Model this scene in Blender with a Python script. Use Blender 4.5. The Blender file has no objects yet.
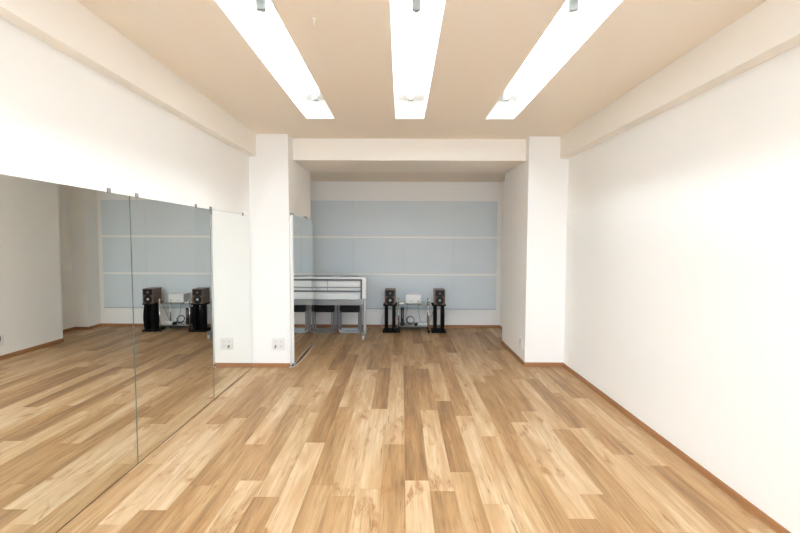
import bpy, bmesh, math, random
from mathutils import Vector, Matrix
random.seed(7)
SC = bpy.context.scene
COL = SC.collection
PI = math.pi

# ------------------------------------------------------------------ materials
def new_mat(name):
    m = bpy.data.materials.new(name); m.use_nodes = True
    nt = m.node_tree; b = nt.nodes['Principled BSDF']
    return m, nt, b

def mat(name, col, rough=.6, metal=0., noise=.0, nscale=30., bump=0., bscale=200., emit=None, espec=None):
    """plain procedural surface: base colour with a faint noise mottling and an optional fine bump"""
    m, nt, b = new_mat(name)
    b.inputs['Roughness'].default_value = rough
    b.inputs['Metallic'].default_value = metal
    if espec is not None: b.inputs['Specular IOR Level'].default_value = espec
    c = (*col, 1)
    b.inputs['Base Color'].default_value = c
    tc = nt.nodes.new('ShaderNodeTexCoord')
    if noise:
        n = nt.nodes.new('ShaderNodeTexNoise'); n.inputs['Scale'].default_value = nscale; n.inputs['Detail'].default_value = 4
        nt.links.new(tc.outputs['Object'], n.inputs['Vector'])
        r = nt.nodes.new('ShaderNodeValToRGB')
        r.color_ramp.elements[0].position = .3; r.color_ramp.elements[1].position = .7
        r.color_ramp.elements[0].color = (*[x*(1-noise) for x in col], 1)
        r.color_ramp.elements[1].color = (*[min(1, x*(1+noise)) for x in col], 1)
        nt.links.new(n.outputs['Fac'], r.inputs['Fac']); nt.links.new(r.outputs['Color'], b.inputs['Base Color'])
    if bump:
        n2 = nt.nodes.new('ShaderNodeTexNoise'); n2.inputs['Scale'].default_value = bscale; n2.inputs['Detail'].default_value = 3
        nt.links.new(tc.outputs['Object'], n2.inputs['Vector'])
        bp = nt.nodes.new('ShaderNodeBump'); bp.inputs['Strength'].default_value = bump; bp.inputs['Distance'].default_value = .002
        nt.links.new(n2.outputs['Fac'], bp.inputs['Height']); nt.links.new(bp.outputs['Normal'], b.inputs['Normal'])
    if emit:
        b.inputs['Emission Color'].default_value = (*emit[0], 1); b.inputs['Emission Strength'].default_value = emit[1]
    return m

def wood_mat(name, dark, light, rough=.45, sx=60, sy=3, axis='Y'):
    """striped wood grain running along one axis"""
    m, nt, b = new_mat(name)
    tc = nt.nodes.new('ShaderNodeTexCoord'); mp = nt.nodes.new('ShaderNodeMapping')
    s = {'X': (sy, sx, sx), 'Y': (sx, sy, sx), 'Z': (sx, sx, sy)}[axis]
    mp.inputs['Scale'].default_value = s
    n = nt.nodes.new('ShaderNodeTexNoise'); n.inputs['Scale'].default_value = 1; n.inputs['Detail'].default_value = 5
    r = nt.nodes.new('ShaderNodeValToRGB')
    r.color_ramp.elements[0].position = .3; r.color_ramp.elements[1].position = .7
    r.color_ramp.elements[0].color = (*dark, 1); r.color_ramp.elements[1].color = (*light, 1)
    nt.links.new(tc.outputs['Object'], mp.inputs['Vector']); nt.links.new(mp.outputs['Vector'], n.inputs['Vector'])
    nt.links.new(n.outputs['Fac'], r.inputs['Fac']); nt.links.new(r.outputs['Color'], b.inputs['Base Color'])
    b.inputs['Roughness'].default_value = rough
    return m

M = {}
M['wall'] = mat('white wallpaper', (.90, .895, .875), .85, bump=.12, bscale=350)
M['ceil'] = mat('bounce tinted ceiling wallpaper', (.86, .79, .69), .9, bump=.1, bscale=300)  # wall paper tinted with the warm light bounced off the floor
M['beam'] = mat('bounce tinted beam wallpaper', (.89, .855, .795), .88, bump=.1, bscale=300)  # weaker warm bounce light, also put into the beam and header colour
M['base'] = wood_mat('orange brown skirting', (.27, .122, .050), (.35, .165, .068), .45, 80, 2.5, 'Y')
M['panel'] = mat('grey blue fabric', (.70, .765, .80), .95, noise=.03, nscale=400, bump=.25, bscale=700)
M['panel_edge'] = mat('grey panel edge strip', (.40, .43, .46), .6)
M['rail'] = mat('cream panel rail', (.93, .925, .90), .6)
M['mirror'] = mat('mirror silver', (.90, .915, .885), .0, 1.)
M['glass_edge'] = mat('green glass edge', (.10, .145, .125), .3)
M['white_glass_edge'] = mat('pale glass edge', (.75, .78, .75), .25)
M['clip'] = mat('steel clip', (.30, .30, .30), .4, .6)
M['channel'] = mat('dark floor channel', (.05, .035, .025), .6)
M['tube'] = mat('fluorescent tube glow', (1, 1, 1), .4, emit=((.88, 1., 1.10), 48.))
M['trough'] = mat('white enamel trough', (.86, .855, .835), .6)
M['holder'] = mat('backlit grey lamp holder', (.20, .20, .18), .6)  # grey carries the shade of the backlit holder face
M['cap'] = mat('tube metal cap', (.62, .60, .50), .4, .3)
M['black'] = mat('matt black steel', (.004, .004, .0045), .7, noise=.2, nscale=60, espec=.12)
M['blackp'] = mat('black plastic', (.008, .008, .009), .5, espec=.25)
M['walnut'] = wood_mat('walnut veneer', (.095, .048, .027), (.21, .115, .07), .4, 70, 5, 'Y')
M['cone'] = mat('woofer cone', (.012, .011, .011), .6, espec=.25)
M['chrome'] = mat('polished metal', (.75, .75, .74), .15, 1.)
M['dust'] = mat('pale dust cap', (.62, .56, .5), .35, .4)
M['dome'] = mat('bronze dome', (.30, .20, .15), .35, .5)
M['steel'] = mat('grey tube steel', (.36, .375, .40), .3, 1.)
M['greypaint'] = mat('grey painted steel', (.235, .24, .245), .45, .1)
M['tabletop'] = mat('white laminate', (.78, .79, .78), .4)
M['edgegrey'] = mat('dark grey rail and rim shade', (.13, .135, .14), .5)  # also colours the shade bars inside the table rim
M['seat'] = mat('black vinyl', (.008, .008, .008), .55, espec=.25, bump=.2, bscale=300)
M['castor'] = mat('grey castor rubber', (.55, .55, .55), .5)
M['plastic'] = mat('white plastic', (.80, .79, .76), .35)
M['socket'] = mat('socket slot', (.06, .055, .05), .5)
M['insert'] = mat('socket insert plastic', (.80, .79, .76), .4)
M['amp'] = mat('white painted metal', (.82, .82, .82), .35)
M['grey'] = mat('light grey plastic', (.5, .5, .5), .4)
M['paper'] = mat('white paper', (.85, .85, .84), .7)
M['cordw'] = mat('white cord', (.72, .70, .66), .5)
M['cordt'] = mat('tan cord', (.45, .33, .22), .5)
M['cordb'] = mat('black cord', (.015, .015, .016), .45)
m, nt, b = new_mat('clear shelf glass')
b.inputs['Base Color'].default_value = (.82, .90, .88, 1); b.inputs['Roughness'].default_value = .03
b.inputs['Transmission Weight'].default_value = .85; b.inputs['IOR'].default_value = 1.45
M['glass'] = m

def floor_mat():
    m, nt, b = new_mat('oak plank flooring')
    N = nt.nodes.new; L = nt.links.new
    tone = N('ShaderNodeAttribute'); tone.attribute_name = 'tone'
    seed = N('ShaderNodeAttribute'); seed.attribute_name = 'seed'
    tc = N('ShaderNodeTexCoord')
    off = N('ShaderNodeVectorMath'); off.operation = 'ADD'
    comb = N('ShaderNodeCombineXYZ')
    mul = N('ShaderNodeMath'); mul.operation = 'MULTIPLY'; mul.inputs[1].default_value = 37.
    L(seed.outputs['Fac'], mul.inputs[0]); L(mul.outputs[0], comb.inputs['X']); L(mul.outputs[0], comb.inputs['Y']); L(mul.outputs[0], comb.inputs['Z'])
    L(tc.outputs['Object'], off.inputs[0]); L(comb.outputs[0], off.inputs[1])
    def noise(sc, detail, dist=0., rough=.55):
        mp = N('ShaderNodeMapping'); mp.inputs['Scale'].default_value = sc
        L(off.outputs[0], mp.inputs['Vector'])
        n = N('ShaderNodeTexNoise'); n.inputs['Scale'].default_value = 1; n.inputs['Detail'].default_value = detail
        n.inputs['Distortion'].default_value = dist; n.inputs['Roughness'].default_value = rough
        L(mp.outputs[0], n.inputs['Vector']); return n
    grain = noise((95, 2.6, 95), 5, .4)          # fine streaks
    broad = noise((13, 1.3, 13), 3, .8)          # broad figure
    blot = noise((9, 3.4, 9), 3, .6)             # warm blotches
    def remap(n, lo, hi, a, c):
        r = N('ShaderNodeMapRange'); r.inputs['From Min'].default_value = lo; r.inputs['From Max'].default_value = hi
        r.inputs['To Min'].default_value = a; r.inputs['To Max'].default_value = c
        L(n.outputs['Fac'], r.inputs['Value']); return r
    def add(x, y):
        q = N('ShaderNodeMath'); q.operation = 'ADD'; L(x, q.inputs[0]); L(y, q.inputs[1]); return q.outputs[0]
    g1 = remap(grain, .3, .7, -.15, .13); g2 = remap(broad, .28, .72, -.34, .24)
    t = add(add(tone.outputs['Fac'], g1.outputs[0]), g2.outputs[0])
    ramp = N('ShaderNodeValToRGB'); e = ramp.color_ramp.elements
    e[0].position = 0.; e[0].color = (.172, .089, .038, 1)
    e[1].position = 1.; e[1].color = (.54, .395, .258, 1)
    k = e.new(.35); k.color = (.31, .179, .079, 1)
    k = e.new(.7); k.color = (.44, .296, .164, 1)
    L(t, ramp.inputs['Fac'])
    # reddish knots and mineral streaks
    warm = remap(noise((16, 1.9, 16), 3, 1.), .45, .70, 0., .5)
    mixw = N('ShaderNodeMixRGB'); mixw.inputs['Color2'].default_value = (.37, .20, .085, 1)
    L(warm.outputs[0], mixw.inputs['Fac']); L(ramp.outputs['Color'], mixw.inputs['Color1'])
    kn = remap(blot, .575, .66, 0., .95)
    mix = N('ShaderNodeMixRGB'); mix.inputs['Color2'].default_value = (.26, .12, .042, 1)
    km = N('ShaderNodeMath'); km.operation = 'MULTIPLY'; L(kn.outputs[0], km.inputs[0])
    gk = remap(noise((40, 9, 40), 3, 1.2), .35, .65, .15, 1.)
    L(gk.outputs[0], km.inputs[1]); L(km.outputs[0], mix.inputs['Fac']); L(mixw.outputs['Color'], mix.inputs['Color1'])
    st = noise((120, 4.5, 120), 2, .6)
    sr = remap(st, .63, .72, 0., .6)
    mix2 = N('ShaderNodeMixRGB'); mix2.inputs['Color2'].default_value = (.11, .055, .024, 1)
    L(sr.outputs[0], mix2.inputs['Fac']); L(mix.outputs['Color'], mix2.inputs['Color1'])
    L(mix2.outputs['Color'], b.inputs['Base Color'])
    b.inputs['Roughness'].default_value = .42; b.inputs['Specular IOR Level'].default_value = .25
    bp = N('ShaderNodeBump'); bp.inputs['Strength'].default_value = .12; bp.inputs['Distance'].default_value = .001
    L(grain.outputs['Fac'], bp.inputs['Height']); L(bp.outputs['Normal'], b.inputs['Normal'])
    return m
M['floor'] = floor_mat()

# ------------------------------------------------------------------ builders
class MB:
    """collects shapes given in world coordinates, then links them as ONE mesh object"""
    def __init__(s): s.bm = bmesh.new(); s.mi = 0
    def _tag(s, faces):
        for f in faces: f.material_index = s.mi
    def box(s, x0, x1, y0, y1, z0, z1, bev=0., seg=2):
        r = bmesh.ops.create_cube(s.bm, size=1.)
        vs = r['verts']
        for v in vs:
            v.co = Vector(((x0+x1)/2 + v.co.x*(x1-x0), (y0+y1)/2 + v.co.y*(y1-y0), (z0+z1)/2 + v.co.z*(z1-z0)))
        fs = list({f for v in vs for f in v.link_faces}); s._tag(fs)
        if bev:
            es = list({e for v in vs for e in v.link_edges})
            r2 = bmesh.ops.bevel(s.bm, geom=es, offset=bev, segments=seg, affect='EDGES', profile=.5)
            s._tag(r2['faces'])
        return s
    def tube(s, pts, r, n=10, closed=False, caps=True):
        pts = [Vector(p) for p in pts]; k = len(pts); rings = []
        up = None
        for i, p in enumerate(pts):
            a = pts[i-1] if (i > 0 or closed) else p
            c = pts[(i+1) % k] if (i < k-1 or closed) else p
            t = (c-a).normalized()
            if up is None:
                up = Vector((0, 0, 1)) if abs(t.z) < .9 else Vector((1, 0, 0))
            u = (up - t*up.dot(t)).normalized(); up = u; w = t.cross(u)
            rings.append([s.bm.verts.new(p + (u*math.cos(2*PI*j/n) + w*math.sin(2*PI*j/n))*r) for j in range(n)])
        fs = []
        for i in range(k if closed else k-1):
            A, B = rings[i], rings[(i+1) % k]
            for j in range(n): fs.append(s.bm.faces.new((A[j], A[(j+1) % n], B[(j+1) % n], B[j])))
        for f in fs: f.smooth = True
        if not closed and caps:
            fs.append(s.bm.faces.new(rings[0][::-1])); fs.append(s.bm.faces.new(rings[-1]))
        s._tag(fs); return s
    def lathe(s, c, prof, axis='Z', n=24):
        """prof: (radius, height) pairs; turned about an axis through c"""
        c = Vector(c); rings = []
        for r, h in prof:
            ring = []
            for j in range(n):
                a = 2*PI*j/n; x, y = math.cos(a)*r, math.sin(a)*r
                d = {'Z': (x, y, h), 'Y': (x, h, -y), 'X': (h, x, y)}[axis]
                ring.append(s.bm.verts.new(c + Vector(d)))
            rings.append(ring)
        fs = []
        for A, B in zip(rings, rings[1:]):
            for j in range(n):
                f = s.bm.faces.new((A[j], A[(j+1) % n], B[(j+1) % n], B[j])); f.smooth = True; fs.append(f)
        fs.append(s.bm.faces.new(rings[0][::-1])); fs.append(s.bm.faces.new(rings[-1]))
        s._tag(fs); return s
    def prism(s, poly, a, c, axis='Y', bev=0.):
        """poly in the plane across the axis, extruded from a to c. Y: (x,z); X: (y,z); Z: (x,y)"""
        f3 = {'Y': lambda p, h: (p[0], h, p[1]), 'X': lambda p, h: (h, p[0], p[1]), 'Z': lambda p, h: (p[0], p[1], h)}[axis]
        A = [s.bm.verts.new(f3(p, a)) for p in poly]; B = [s.bm.verts.new(f3(p, c)) for p in poly]
        fs = [s.bm.faces.new(A[::-1]), s.bm.faces.new(B)]; k = len(poly)
        for i in range(k): fs.append(s.bm.faces.new((A[i], A[(i+1) % k], B[(i+1) % k], B[i])))
        s._tag(fs)
        if bev:
            es = list({e for f in fs[:2] for e in f.edges})
            r2 = bmesh.ops.bevel(s.bm, geom=es, offset=bev, segments=2, affect='EDGES', profile=.5); s._tag(r2['faces'])
        return s
    def build(s, name, mats, parent=None):
        bmesh.ops.recalc_face_normals(s.bm, faces=s.bm.faces)
        me = bpy.data.meshes.new(name)
        if parent is not None:
            o = Vector((0, 0, 0)); p = parent
            while p is not None: o += p.location; p = p.parent
            bmesh.ops.translate(s.bm, verts=s.bm.verts, vec=-o)
        s.bm.to_mesh(me); s.bm.free()
        for q in (mats if isinstance(mats, (list, tuple)) else [mats]): me.materials.append(q)
        ob = bpy.data.objects.new(name, me); COL.objects.link(ob)
        if parent is not None: ob.parent = parent
        return ob

def rrect(x0, x1, z0, z1, r, n=6):
    out = []
    for cx, cz, a0 in ((x1-r, z0+r, -PI/2), (x1-r, z1-r, 0), (x0+r, z1-r, PI/2), (x0+r, z0+r, PI)):
        for i in range(n+1):
            a = a0 + PI/2*i/n; out.append((cx + r*math.cos(a), cz + r*math.sin(a)))
    return out

def smooth_path(ctrl, n=10):
    """Catmull-Rom through the control points"""
    c = [Vector(p) for p in ctrl]; c = [c[0]*2-c[1]] + c + [c[-1]*2-c[-2]]; out = []
    for i in range(1, len(c)-2):
        for k in range(n):
            t = k/n; p0, p1, p2, p3 = c[i-1:i+3]
            out.append(.5*((2*p1) + (p2-p0)*t + (2*p0-5*p1+4*p2-p3)*t*t + (3*p1-p0-3*p2+p3)*t**3))
    out.append(c[-2]); return out

def tag(o, label, cat, group=None):
    o['label'] = label; o['category'] = cat
    if group: o['group'] = group
    return o
def thing(name, label, cat, loc, group=None):
    o = bpy.data.objects.new(name, None); o.empty_display_size = .1
    COL.objects.link(o); o.location = loc
    return tag(o, label, cat, group)
def struct(name, mb, m):
    o = mb.build(name, m); o['kind'] = 'structure'; return o
def copy_thing(root, loc, label):
    """a copy of a thing with copies of its parts and their sub-parts"""
    r = root.copy(); COL.objects.link(r); r.location = loc; r['label'] = label
    for ch in list(root.children):
        c = ch.copy(); COL.objects.link(c); c.parent = r
        for g in list(ch.children):
            d = g.copy(); COL.objects.link(d); d.parent = c
    return r

# ------------------------------------------------------------------ camera (at the height of the horizon, pitched slightly down)
f_px, pitch, roll, yaw = 432.57, .0572, .0039, -.0031
CH = 1.30
cy, sy, cp, sp, cr, sr = math.cos(yaw), math.sin(yaw), math.cos(pitch), math.sin(pitch), math.cos(roll), math.sin(roll)
ax = Vector((cy, -sy, 0))                      # level right
ayf = Vector((sy, cy, 0))                      # level forward
fwd = ayf*cp + Vector((0, 0, -1))*sp
dwn = Vector((0, 0, -1))*cp - ayf*sp
right = ax*cr - dwn*sr
down = ax*sr + dwn*cr
cam_d = bpy.data.cameras.new('camera'); cam = bpy.data.objects.new('camera', cam_d); COL.objects.link(cam)
cam_d.sensor_width = 36; cam_d.lens = f_px/800*36; cam_d.clip_start = .02
R = Matrix((right, -down, -fwd)).transposed()
cam.matrix_world = Matrix.Translation((0, 0, CH)) @ R.to_4x4()
SC.camera = cam

# ------------------------------------------------------------------ room
H = 2.374
XL, XR = -1.536, 1.701
Y0 = -2.6                                      # rear wall, behind the camera
YPL, YPR = 4.40, 4.473                         # fronts of the pillars
PL, PR = -1.142, 1.297                         # inner faces of the pillars
YBL, YBR = 5.46, 5.50                         # backs of the pillars
AL, AR = -2.02, 1.70                           # side walls of the alcove
YB = 6.50                                      # alcove back wall
ZS = 2.150                                     # underside of the header
ZA = 2.193                                     # alcove ceiling
YH = 4.59                                      # header front
T = .12

struct('wall_left', MB().box(XL-T, XL, Y0-T, YPL, 0, H+.3), M['wall'])
struct('wall_right', MB().box(XR, XR+T, Y0-T, YPR, 0, H+.3), M['wall'])
WX0, WX1, WZ0, WZ1 = -1.30, 1.50, .35, 2.20       # unseen window added behind the camera to brighten the alcove
struct('wall_rear', MB().box(XL-T, WX0, Y0-T, Y0, 0, H+.3).box(WX1, XR+T, Y0-T, Y0, 0, H+.3).box(WX0, WX1, Y0-T, Y0, 0, WZ0).box(WX0, WX1, Y0-T, Y0, WZ1, H+.3), M['wall'])
wf_ = MB(); fy0, fy1 = Y0-.08, Y0-.03
for x in (WX0, (WX0+WX1)/2-.02, WX1-.04): wf_.box(x, x+.04, fy0, fy1, WZ0, WZ1)
for z in (WZ0, WZ1-.04): wf_.box(WX0+.04, WX1-.04, fy0+.001, fy1-.001, z, z+.04)
struct('added_window_1', wf_, M['clip'])
pd = bpy.data.lights.new('added_window_portal', 'AREA'); pd.shape = 'RECTANGLE'; pd.size = WX1-WX0; pd.size_y = WZ1-WZ0
pd.cycles.is_portal = True                       # only guides sampling of the sky through the opening
po_ = bpy.data.objects.new('added_window_portal', pd); COL.objects.link(po_)
po_.location = ((WX0+WX1)/2, Y0-.10, (WZ0+WZ1)/2); po_.rotation_euler = (PI/2, 0, 0)
struct('wall_pillar_left', MB().box(AL-T, PL, YPL, YBL, 0, H+.3), M['wall'])
struct('wall_pillar_right', MB().box(PR, AR+T, YPR, YBR, 0, H+.3), M['wall'])
struct('wall_alcove_left', MB().box(AL-T, AL, YBL, YB+T, 0, H+.3), M['wall'])
struct('wall_alcove_right', MB().box(AR, AR+T, YBR, YB+T, 0, H+.3), M['wall'])
struct('wall_back', MB().box(AL, AR, YB, YB+T, 0, H+.3), M['wall'])
struct('wall_corner_pilaster', MB().box(1.50, AR, 6.235, YB, 0, ZA), M['wall'])

# ceiling with three long slots
SLOTS = [(-.841, -.586), (-.060, .196), (.726, .982)]
SY0, SY1 = -.95, 3.857
cb = MB(); xs = [XL] + [v for s_ in SLOTS for v in s_] + [XR]
for i in range(0, len(xs), 2): cb.box(xs[i], xs[i+1], Y0, YH, H, H+.3)
for a, c in SLOTS:
    cb.box(a, c, Y0, SY0, H, H+.3); cb.box(a, c, SY1, YH, H, H+.3)
struct('ceiling', cb, M['ceil'])
struct('ceiling_alcove', MB().box(AL, AR, 5.365, YB, ZA, ZA+.2), M['ceil'])
hd = MB(); hd.box(PL, PR, YH, 5.365, ZS, H+.3, .004)
struct('trim_1', hd, M['beam'])
BZ = 1.30 + .6535*1.3
struct('trim_2', MB().box(XL, -1.460, Y0, YPL, BZ, H), M['beam'])      # left ceiling beam
struct('trim_3', MB().box(1.6135, XR, Y0, YPR, BZ, H), M['beam'])     # right ceiling beam

# ------------------------------------------------------------------ floor: planks of 0.128 x 1.093 m, each with its own tone
W, LEN, X00 = .1284, 1.093, .025
PH = {0: 2.29, 1: 2.19, 2: 2.38, 3: 2.08, 4: 2.83, 5: 2.87, 6: 1.97, 7: 2.17, 8: 2.95, 9: 2.97, 10: 2.59, 11: 2.46, 12: 3.0,
      -1: 2.71, -2: 3.30, -3: 2.14, -4: 2.24, -5: 2.73, -6: 2.13, -7: 2.28, -8: 2.70, -9: 2.23, -10: 3.11, -11: 3.00, -12: 2.45}
# tones of the planks in view: first the plank ending at the joint above, then the ones beyond it
TONE = {0: (.85, .22, .20, .6), 1: (.42, .80, .30, .62, .25), 2: (.45, .25, .78, .35), 3: (.76, .74, .35, .34, .65),
        4: (.62, .76, .70, .25), 5: (.38, .32, .70, .5), 6: (.42, .80, .36, .64), 7: (.36, .76, .36, .66, .5), 8: (.36, .72, .5, .2),
        9: (.76, .32, .62, .4), 10: (.76, .42, .76, .5), 11: (.36, .76, .34, .5), 12: (.62, .55, .6, .5),
        -1: (.40, .78, .66, .3), -2: (.80, .2, .42, .6), -3: (.42, .76, .80, .25), -4: (.48, .40, .76, .6), -5: (.86, .30, .26, .55),
        -6: (.36, .76, .72, .25), -7: (.86, .36, .72, .5), -8: (.40, .82, .45, .38), -9: (.46, .40, .44, .5), -10: (.82, .38, .5, .6),
        -11: (.90, .42, .70, .45), -12: (.48, .72, .76, .5)}
fl = bmesh.new()
tone_l = fl.faces.layers.float.new('tone'); seed_l = fl.faces.layers.float.new('seed')
def plank(x0, x1, y0, y1, t):
    x0, x1, y0, y1 = max(x0, AL), min(x1, AR), max(y0, Y0), min(y1, YB)
    if x1 <= x0 or y1 <= y0: return
    g, d = .0006, .0012                         # hairline joints
    v = [fl.verts.new(p) for p in ((x0+g, y0+g, 0), (x1-g, y0+g, 0), (x1-g, y1-g, 0), (x0+g, y1-g, 0))]
    u = [fl.verts.new(p) for p in ((x0, y0, -d), (x1, y0, -d), (x1, y1, -d), (x0, y1, -d))]
    sd = random.random()
    for q in ([v] + [[u[i], u[(i+1) % 4], v[(i+1) % 4], v[i]] for i in range(4)]):
        f = fl.faces.new(q); f[tone_l] = t; f[seed_l] = sd
for k in range(-17, 14):
    ph = PH.get(k, random.uniform(2, 3)); tn = TONE.get(k, ())
    for j in range(-5, 6):
        i = j                                   # plank j runs from ph+(j-1)*LEN to ph+j*LEN
        t = tn[i] if 0 <= i < len(tn) else random.choice((.25, .4, .5, .7, .8))
        plank(X00+k*W, X00+(k+1)*W, ph+(j-1)*LEN, ph+j*LEN, t)
bx = bmesh.ops.create_cube(fl, size=1.)
for v in bx['verts']: v.co = Vector(((AL+AR)/2+v.co.x*(AR-AL+.2), (Y0+YB)/2+v.co.y*(YB-Y0+.2), -.0515+v.co.z*.1))
bmesh.ops.recalc_face_normals(fl, faces=fl.faces)
me = bpy.data.meshes.new('floor'); fl.to_mesh(me); fl.free(); me.materials.append(M['floor'])
fo = bpy.data.objects.new('floor', me); COL.objects.link(fo); fo['kind'] = 'structure'

# skirting boards
BH, BT = .044, .009
struct('baseboard_right', MB().box(XR-BT, XR, Y0, YPR, 0, BH, .002), M['base'])
struct('baseboard_pillar_right', MB().box(PR-BT, XR-BT, YPR-BT, YPR, 0, BH, .002).box(PR-BT, PR, YPR, YBR, 0, BH, .002), M['base'])
struct('baseboard_pillar_left', MB().box(XL, PL, YPL-BT, YPL, 0, BH, .002), M['base'])
struct('baseboard_back', MB().box(AL, 1.50, YB-BT, YB, 0, BH, .002), M['base'])
struct('baseboard_pilaster', MB().box(1.50-BT, 1.50, 6.235-BT, YB-BT, 0, BH, .002).box(1.50, AR, 6.235-BT, 6.235, 0, BH, .002), M['base'])
struct('baseboard_alcove_right', MB().box(AR-BT, AR, YBR, 6.235-BT, 0, BH, .002), M['base'])
struct('baseboard_alcove_left', MB().box(AL, AL+BT, YBL, YB-BT, 0, BH, .002), M['base'])

# ------------------------------------------------------------------ recessed lights
def recessed_light(a, c, tx, label):
    t = thing('ceiling_light', label, 'light', ((a+c)/2, 0, H), 'recessed fluorescent lights')
    z1 = 2.532; w = .004; h = MB()
    h.box(a, c, SY0, SY1, z1, z1+w)                                     # roof of the trough
    h.box(a, a+w, SY0, SY1, H, z1); h.box(c-w, c, SY0, SY1, H, z1)
    h.box(a+w, c-w, SY0, SY0+w, H, z1); h.box(a+w, c-w, SY1-w, SY1, H, z1)
    h.build('housing', M['trough'], t)
    L = 1.375
    for i in range(3):
        y1 = 3.645 - i*1.55; y0 = y1-L
        tb = MB(); tb.tube([(tx, y0+.03, 2.488), (tx, y1-.03, 2.488)], .0155, 14)
        tbo = tb.build('fluorescent_tube', M['tube'], t)
        for ya, yb in ((y0, y0+.03), (y1-.03, y1)):
            MB().tube([(tx, ya, 2.488), (tx, yb, 2.488)], .0158, 14).build('end_cap', M['cap'], tbo)
        for ya, yb in ((y0-.025, y0), (y1, y1+.025)):
            hb = MB(); hb.box(tx-.022, tx+.022, ya, yb, 2.466, z1, .002)
            hb.build('lamp_holder', M['holder'], t)
    return t
recessed_light(*SLOTS[0], -.716, 'long recessed white fluorescent trough light nearest the mirrored wall')
recessed_light(*SLOTS[1], .071, 'middle recessed fluorescent trough light in the ceiling, straight ahead')
recessed_light(*SLOTS[2], .862, 'long recessed fluorescent trough light nearest the bare white wall')

hk = MB(); hk.lathe((-.425, 2.146, H), [(.009, 0), (.009, -.004), (.003, -.006), (.002, -.018)], n=12)
hk.tube(smooth_path([(-.425, 2.146, H-.017), (-.425, 2.140, H-.026), (-.425, 2.146, H-.034), (-.425, 2.153, H-.028)], 5), .002, 8)
tag(hk.build('ceiling_hook', M['plastic']), 'tiny white hook in the ceiling between the left and middle lights', 'hook')

# ------------------------------------------------------------------ mirrors
def wall_mirror(y0, y1, z0, z1, label, clips, bracket=None):
    t = thing('wall_mirror', label, 'mirror', (XL, (y0+y1)/2, z0), 'frameless dance mirrors')
    g = MB(); bv = .004; xa, xb, xc = XL+.0005, XL+.0045, XL+.006          # polished bevel along both upright edges
    g.prism([(xa, y0+.001), (xb, y0+.001), (xc, y0+.001+bv), (xc, y1-.001-bv), (xb, y1-.001), (xa, y1-.001)], z0, z1, 'Z')
    o = g.build('mirror_glass', [M['mirror'], M['glass_edge']], t)
    for p in o.data.polygons:
        if p.normal.x < .99: p.material_index = 1
    for y in clips:
        c = MB(); c.box(XL+.0005, XL+.009, y-.011, y+.011, z1+.0003, z1+.022, .002); c.box(XL+.0063, XL+.009, y-.011, y+.011, z1-.008, z1+.004, .001)
        c.build('clip', M['clip'], t)
    ch = MB(); ch.box(XL+.0005, XL+.0064, y0, y1, .0005, z0-.0005)
    ch.build('base_channel', M['channel'], t)
    return t
MZ0, MZ1 = .0055, 1.552
wall_mirror(1.43, 2.446, MZ0, MZ1, 'frameless wall mirror panel nearest the camera, at the left edge of the photo', [1.56, 2.276])
wall_mirror(2.446, 3.470, MZ0, MZ1, 'frameless wall mirror panel reflecting both loudspeakers', [2.516, 3.235])
mm = wall_mirror(3.470, 4.388, MZ0, MZ1, 'frameless wall mirror panel in the corner, reflecting the white pillar and its socket', [4.192])
bk = MB(); bk.box(XL+.0063, XL+.010, 3.470, 3.500, MZ1-.035, MZ1+.022, .001); bk.box(XL+.0005, XL+.010, 3.470, 3.500, MZ1+.0003, MZ1+.022, .001)
bk.build('corner_bracket', M['clip'], mm)

t = thing('wall_mirror', 'narrow frameless mirror on the inner side of the left pillar in the alcove', 'mirror', (PL, 4.9, 0), 'frameless dance mirrors')
AMX = PL + .034
g = MB(); g.box(AMX-.005, AMX, 4.432, 5.40, .012, 1.570)
o = g.build('mirror_glass', [M['mirror'], M['white_glass_edge']], t)
for p in o.data.polygons:
    if p.normal.x < .5: p.material_index = 1
MB().box(PL+.0005, AMX-.0055, 4.45, 5.39, .03, 1.56).build('backing_board', M['plastic'], t)
for y in (4.445, 5.062):
    c = MB(); c.box(PL+.0005, AMX+.004, y-.010, y+.010, 1.5705, 1.588, .002); c.box(AMX+.0005, AMX+.004, y-.010, y+.010, 1.558, 1.575, .001)
    c.build('clip', M['clip'], t)
MB().box(PL+.0005, AMX+.002, 4.432, 5.40, .0005, .0115).build('base_channel', M['channel'], t)

# white cord on the floor along that mirror
cd = MB(); cd.tube(smooth_path([(-1.150, 4.40-.014, .004), (-1.125, 4.40, .004), (-1.098, 4.47, .004), (-1.085, 4.65, .004), (-1.078, 4.86, .004), (-1.085, 5.12, .004), (-1.099, 5.37, .004), (-1.103, 5.42, .004)], 8), .0035, 8)
tag(cd.build('floor_cord', M['cordw']), 'thin white cord lying on the floor along the alcove mirror', 'cord')

# ------------------------------------------------------------------ sockets
t = thing('wall_outlet', 'white double wall socket with a plug, low on the front of the left pillar', 'outlet', (-1.262, YPL, .245))
pl = MB(); pl.box(-1.328, -1.196, YPL-.008, YPL, .187, .305, .003); pl.build('cover_plate', M['plastic'], t)
ins = MB(); ins.box(-1.306, -1.272, YPL-.0105, YPL-.008, .203, .289, .001); ins.box(-1.252, -1.218, YPL-.0105, YPL-.008, .203, .289, .001)
io = ins.build('socket_insert', M['insert'], t)
for xc in (-1.289, -1.235):
    for zc in (.222, .270):
        if (xc, zc) == (-1.289, .222): continue                       # the plug sits here
        for dx in (-.006, .006):
            MB().box(xc+dx-.0012, xc+dx+.0012, YPL-.0112, YPL-.0105, zc-.006, zc+.006).build('socket_slot', M['socket'], io)
pg = MB(); pg.box(-1.296, -1.282, YPL-.026, YPL-.0105, .212, .232, .003); pg.tube(smooth_path([(-1.289, YPL-.026, .217), (-1.289, YPL-.036, .212), (-1.290, YPL-.032, .198)], 5), .0025, 8)
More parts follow.
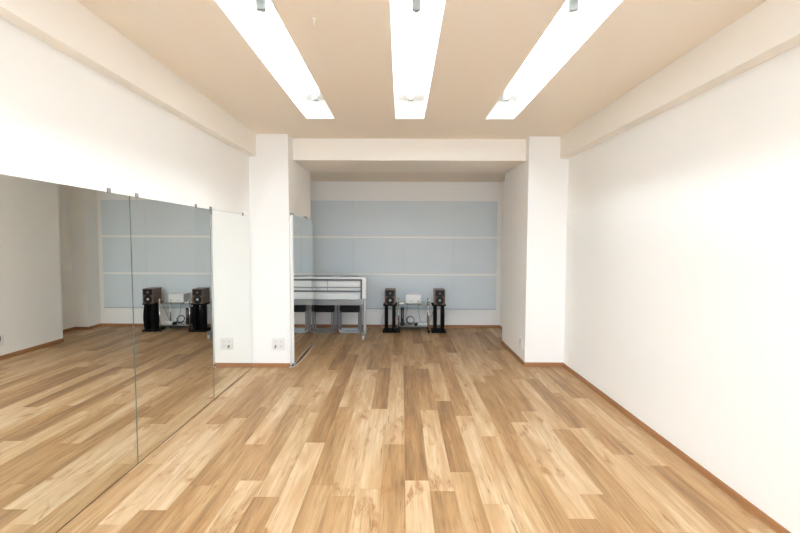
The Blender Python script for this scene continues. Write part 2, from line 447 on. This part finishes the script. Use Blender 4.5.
tag(pg.build('power_plug', M['edgegrey']), 'small dark plug pushed into the socket on the left pillar', 'plug')

t = thing('wall_outlet', 'white wall socket with a dark slot, low on the inner side of the right pillar', 'outlet', (PR, 4.66, .215))
pl = MB(); pl.box(PR-.008, PR, 4.572, 4.672, .158, .272, .003); pl.build('cover_plate', M['plastic'], t)
ins = MB(); ins.box(PR-.0105, PR-.008, 4.585, 4.612, .175, .258, .001); ins.box(PR-.0105, PR-.008, 4.632, 4.659, .175, .258, .001); ins.build('socket_insert', M['insert'], t)
sl = MB(); sl.box(PR-.013, PR-.0105, 4.616, 4.628, .205, .258, .001)
sl.build('socket_slot', M['socket'], t)

# ------------------------------------------------------------------ fabric panels on the alcove back wall
rows = [(1.379, 1.907, 'upper'), (.823, 1.353, 'middle'), (.293, .797, 'lower')]
labs = {'upper': 'grey-blue fabric wall panel, topmost of the three rows behind the speakers',
        'middle': 'grey-blue fabric wall panel, middle row between the two cream rails',
        'lower': 'grey-blue fabric wall panel, lowest row, directly behind table and speakers'}
for z0, z1, k in rows:
    p = MB(); edges = [AL+.01, -1.46, -.715, .03, .768, 1.428]
    for a, c in zip(edges, edges[1:]): p.box(a+.0006, c-.0006, YB-.018, YB-.0005, z0, z1, .0015, 1)
    tag(p.build('fabric_panel', M['panel']), labs[k], 'panel', 'fabric wall panels')
struct('trim_4', MB().box(AL+.01, 1.432, YB-.024, YB, 1.3535, 1.3785, .002), M['rail'])
struct('trim_5', MB().box(AL+.01, 1.432, YB-.024, YB, .7975, .8225, .002), M['rail'])
struct('trim_6', MB().box(AL+.01, 1.432, YB-.022, YB, .284, .2928, .001), M['panel_edge'])

# ------------------------------------------------------------------ loudspeakers on stands
def speaker_stand(cx, label):
    t = thing('speaker_stand', label, 'speaker stand', (cx, 6.23, 0), 'black speaker stands')
    y = 6.23
    MB().box(cx-.104, cx+.104, y-.125, y+.125, 0.0005, .026, .004).build('base_plate', M['black'], t)
    MB().box(cx-.098, cx+.098, y-.11, y+.11, .385, .407, .004).build('top_plate', M['black'], t)
    for s in (-1, 1):
        x0, x1 = sorted((cx+s*.030, cx+s*.077)); n = 12; f = []; bk = []
        for i in range(n+1):
            z = .0265 + (.3845-.0265)*i/n; w = .056 + .03*math.sin(PI*min(1, i/n*1.05))
            f.append((y-.045-w, z)); bk.append((y-.045+.055, z))
        q = MB(); q.prism(f + bk[::-1], x0, x1, 'X', .003); q.build('column', M['black'], t)
    return t
s0 = speaker_stand(-.158, 'black twin-column speaker stand beside the white folding table')
speaker_stand(.540, 'black twin-column speaker stand on the bare-wall side of the glass rack')

def loudspeaker(cx, label):
    y0, y1, z0, z1 = 6.115, 6.335,   .4075, .618; w = .0765
    t = thing('loudspeaker', label, 'speaker', (cx, 6.225, z0), 'bookshelf loudspeakers')
    MB().box(cx-w, cx+w, y0, y1, z0, z1, .004).build('cabinet', M['walnut'], t)
    MB().prism(rrect(cx-.062, cx+.062, z1-.094, z1-.008, .006), y0-.004, y0, 'Y').build('tweeter_plate', M['blackp'], t)
    tw = MB(); tw.lathe((cx, y0-.0045, z1-.051), [(.013, 0), (.012, -.003), (.009, -.005), (.005, -.0075), (.001, -.008)], 'Y', 24)
    tw.build('tweeter_dome', M['dome'], t)
    wf = MB(); wf.lathe((cx, y0-.0005, z0+.060), [(.060, 0), (.060, -.006), (.055, -.009), (.050, -.007), (.046, -.009), (.041, -.006), (.018, .0), (.0175, -.001)], 'Y', 32)
    wo = wf.build('woofer', M['cone'], t)
    MB().lathe((cx, y0-.001, z0+.060), [(.0175, 0), (.016, -.006), (.010, -.010), (.001, -.0115)], 'Y', 20).build('dust_cap', M['dust'], wo)
    return t
loudspeaker(-.158, 'walnut bookshelf loudspeaker on the stand beside the folding table')
loudspeaker(.549, 'walnut bookshelf loudspeaker on the stand nearer the right pillar')

# ------------------------------------------------------------------ glass rack
RX0, RX1, RY0, RY1 = -.034, .396, 6.13, 6.42
t = thing('glass_rack', 'low two-shelf glass rack with chrome posts between the speakers', 'rack', ((RX0+RX1)/2, 6.275, 0))
for x in (RX0, RX1):
    for y in (RY0, RY1):
        q = MB(); q.tube([(x, y, .03), (x, y, .445)], .0095, 12); q.lathe((x, y, .445), [(.012, 0), (.012, .008), (.007, .013), (.010, .020), (.006, .028), (.001, .030)], n=14)
        po = q.build('post', M['chrome'], t)
        MB().lathe((x, y, .0005), [(.016, 0), (.018, .01), (.015, .03)], n=14).build('foot', M['blackp'], po)
for z in (.088, .398): MB().box(RX0-.012, RX1+.012, RY0-.012, RY1+.012, z, z+.010, .002).build('glass_shelf', M['glass'], t)
q = MB()
for y in (RY0-.002, RY1+.002): q.box(RX0-.004, RX1+.004, y-.006, y+.006, .062, .078, .002)
for x in (RX0, RX1): q.box(x-.006, x+.006, RY0, RY1, .062, .078, .002)
q.build('lower_frame', M['blackp'], t)

t = thing('amplifier', 'small white amplifier box on the top shelf of the glass rack', 'amplifier', (.174, 6.27, .4085))
MB().box(.066, .283, 6.165, 6.385, .4165, .540, .006, 3).build('case', M['amp'], t)
q = MB(); q.box(.072, .277, 6.162, 6.1645, .422, .470, .001); q.build('front_panel', M['plastic'], t)
q = MB(); q.lathe((.245, 6.162, .447), [(.014, 0), (.013, -.010), (.002, -.0105)], 'Y', 18); q.build('volume_knob', M['grey'], t)
q = MB(); q.box(.115, .165, 6.1605, 6.162, .441, .452); q.build('display', M['grey'], t)
for x in (.085, .264):
    for y in (6.18, 6.37): MB().lathe((x, y, .4085), [(.009, 0), (.009, .008)], n=12).build('rubber_foot', M['blackp'], t)

tag(MB().box(-.040, .046, 6.15, 6.27, .4085, .421, .002).build('white_case', M['paper']), 'flat white case lying on the rack shelf beside the amplifier', 'case')
t = thing('router', 'upright black router standing on the lower shelf of the glass rack', 'router', (.018, 6.245, .098))
MB().box(-.006, .040, 6.16, 6.335, .104, .335, .006, 3).build('case', M['blackp'], t)
MB().box(-.014, .050, 6.18, 6.315, .0985, .1035, .002).build('stand', M['blackp'], t)
MB().box(.0005+.010, .028, 6.158, 6.1598, .20, .315, .0005).build('indicator_strip', M['edgegrey'], t)

def ring(c, r, tilt, ph=0, n=28):
    out = []
    for i in range(n):
        a = 2*PI*i/n + ph
        out.append((c[0]+r*math.cos(a), c[1]+r*math.sin(a)*math.sin(tilt), c[2]+r*math.sin(a)*math.cos(tilt)))
    return out
q = MB()
for i in range(3): q.tube(ring((.132+.003*i, 6.20+.007*i, .168), .058-.004*i, .45, i), .0035, 8, closed=True)
tag(q.build('cable_coil', M['cordb']), 'coil of dark cable leaning on the lower rack shelf beside the router', 'cable')
q = MB(); q.box(.190, .235, 6.15, 6.215, .0985, .128, .004)
q.tube(smooth_path([(.19, 6.18, .112), (.165, 6.175, .108), (.12, 6.20, .105), (.06, 6.17, .104)], 6), .0028, 8)
tag(q.build('power_adapter', M['blackp']), 'black power adapter with its lead on the lower rack shelf', 'adapter')
t = thing('power_strip', 'white power strip on the lower shelf of the glass rack', 'power strip', (.31, 6.24, .0985))
MB().box(.252, .380, 6.215, 6.262, .0985, .128, .004).build('body', M['plastic'], t)
for x in (.275, .310, .345): MB().box(x-.006, x+.006, 6.230, 6.246, .1278, .1286).build('socket', M['socket'], t)
q = MB(); q.tube(smooth_path([(.34, 6.475, .005), (.20, 6.462, .005), (.05, 6.472, .005), (-.10, 6.455, .005), (-.2, 6.465, .005), (-.3, 6.462, .005), (-.42, 6.445, .005), (-.55, 6.462, .005), (-.75, 6.45, .005)], 7), .0038, 8)
tag(q.build('extension_lead', M['cordt']), 'pale tan lead running along the skirting from the rack to the table', 'cable')
for cx, d, lb in ((-.158, 1, 'thin black speaker wire drooping from the speaker beside the table to the rack'), (.549, -1, 'thin black speaker wire drooping from the speaker nearer the right pillar')):
    q = MB(); x1 = .10 if d > 0 else .25
    q.tube(smooth_path([(cx+d*.03, 6.339, .46), (cx+d*.05, 6.40, .36), (cx+d*.10, 6.445, .16), (cx+d*.16, 6.45, .07), (x1-d*.05, 6.447, .10), (x1-d*.01, 6.449, .28), (x1, 6.449, .40), (x1+d*.005, 6.44, .45), (x1+d*.01, 6.41, .462), (x1+d*.015, 6.388, .46)], 8), .0024, 8)
    tag(q.build('speaker_wire', M['cordb']), lb, 'wire')
q = MB(); q.tube(smooth_path([(-.262, 6.43, .006), (-.296, 6.44, .04), (-.300, 6.44, .11), (-.27, 6.42, .20), (-.235, 6.38, .27), (-.22, 6.35, .30)], 8), .003, 8)
q.tube(smooth_path([(-.262, 6.43, .006), (-.22, 6.41, .006), (-.14, 6.405, .006)], 6), .003, 8)
tag(q.build('loose_cable', M['cordw']), 'pale cable looping up from the floor beside the left speaker stand', 'cable')

# ------------------------------------------------------------------ flip-top table, folded
TX0, TX1 = -1.93, -.478
t = thing('folding_table', 'white flip-top table on castors, folded upright in the alcove', 'table', ((TX0+TX1)/2, 5.88, 0))
q = MB()
q.prism(rrect(TX0, TX1, .448, .820, .035), 5.872, 5.890, 'Y')
rim_o = rrect(TX0, TX1, .448, .820, .035, 6); rim_i = rrect(TX0+.026, TX1-.052, .474, .794, .014, 6)
k = len(rim_o); V = []
for pl_, y in ((rim_o, 5.836), (rim_i, 5.836), (rim_o, 5.872), (rim_i, 5.872)): V.append([q.bm.verts.new((p[0], y, p[1])) for p in pl_])
for i in range(k):
    j = (i+1) % k
    for A, B in ((V[0], V[1]), (V[1], V[3]), (V[2], V[0])): q.bm.faces.new((A[i], A[j], B[j], B[i]))
q.build('table_top', M['tabletop'], t)
for z0, z1, m_, nm in ((.768, .7935, 'edgegrey', 'top_rim_shade'), (.672, .684, 'greypaint', 'middle_rail'), (.614, .634, 'edgegrey', 'lower_rail')):  # topmost dark bar stands for the shadow under the rim
    MB().box(TX0+.030, TX1-.055, 5.846, 5.871, z0, z1, .003).build(nm, M[m_], t)
MB().box(TX1-.076, TX1-.054, 5.840, 5.871, .520, .767, .003).build('side_rim_shade', M['edgegrey'], t)  # dark strip in place of the shadow inside the rim's right side
for x in (-1.30, -1.002, -1.62):
    MB().box(x-.006, x+.006, 5.855, 5.871, .636, .766, .002).build('bracket', M['grey'], t)
MB().box(TX0+.02, TX1-.034, 5.800, 5.834, .440, .518, .004).build('apron', M['greypaint'], t)
for s, x in ((1, TX1-.014), (-1, TX0+.016)):
    q = MB(); q.box(x-.018, x+.018, 5.805, 5.8345, .085, .530, .006)
    lo = q.build('leg', M['steel'], t)
    xf = x - s*.012
    MB().box(xf-.016, xf+.016, 5.66, 6.02, .062, .085, .006).build('foot_bar', M['steel'], lo)
    for y in (5.682, 6.0):
        c = MB(); c.lathe((xf-.012, y, .0255), [(.010, 0), (.0245, .002), (.0250, .012), (.0245, .022), (.010, .024)], 'X', 20)
        c.box(xf-.017, xf-.0125, y-.012, y+.012, .020, .062, .002); c.box(xf+.0125, xf+.017, y-.012, y+.012, .020, .062, .002)
        c.build('castor', M['castor'], t)

# ------------------------------------------------------------------ folded pipe chairs behind the table
def folding_chair(x0, x1, y, label):
    t = thing('folding_chair', label, 'chair', ((x0+x1)/2, y, 0), 'folded pipe chairs')
    r = .0105
    def loop(a, c, z0, z1, yy, rr, rad):
        return [(px, yy, pz) for px, pz in rrect(a, c, z0, z1, rr, 6)]
    MB().tube(loop(x0+r, x1-r, r+.0005, .80, y, .055, r), r, 10, closed=True).build('outer_frame', M['steel'], t)
    MB().tube(loop(x0+.040, x1-.040, .042, .50, y+.026, .045, r), r, 10, closed=True).build('inner_frame', M['steel'], t)
    q = MB(); q.prism(rrect(x0+.036, x1-.036, .300, .395, .02), y-.018, y-.0115, 'Y', .002); q.prism(rrect(x0+.036, x1-.036, .300, .62, .02), y-.0115, y+.012, 'Y', .003)
    q.build('seat', M['seat'], t)
    MB().prism(rrect(x0+.026, x1-.026, .665, .775, .02), y-.010, y+.014, 'Y', .004).build('backrest', M['seat'], t)
    return t
folding_chair(-1.262, -.912, 6.085, 'folded chrome pipe chair, nearer the mirror and foremost of its pair')
folding_chair(-1.312, -.962, 6.165, 'folded chrome pipe chair nearer the mirror, behind its pair mate')
folding_chair(-.897, -.552, 6.085, 'folded chrome pipe chair beside the table leg, foremost of its pair')
folding_chair(-.917, -.572, 6.165, 'folded chrome pipe chair near the table leg, behind its pair mate')

# ------------------------------------------------------------------ world and view
w = bpy.data.worlds.new('world'); SC.world = w; w.use_nodes = True
w.node_tree.nodes['Background'].inputs['Color'].default_value = (.80, .95, 1.12, 1)
w.node_tree.nodes['Background'].inputs['Strength'].default_value = 6.3
SC.view_settings.view_transform = 'Standard'; SC.view_settings.look = 'None'
SC.view_settings.exposure = 0.18; SC.view_settings.gamma = 1; SC.view_settings.use_curve_mapping = False
SC.cycles.max_bounces = 16; SC.cycles.diffuse_bounces = 10; SC.cycles.glossy_bounces = 8
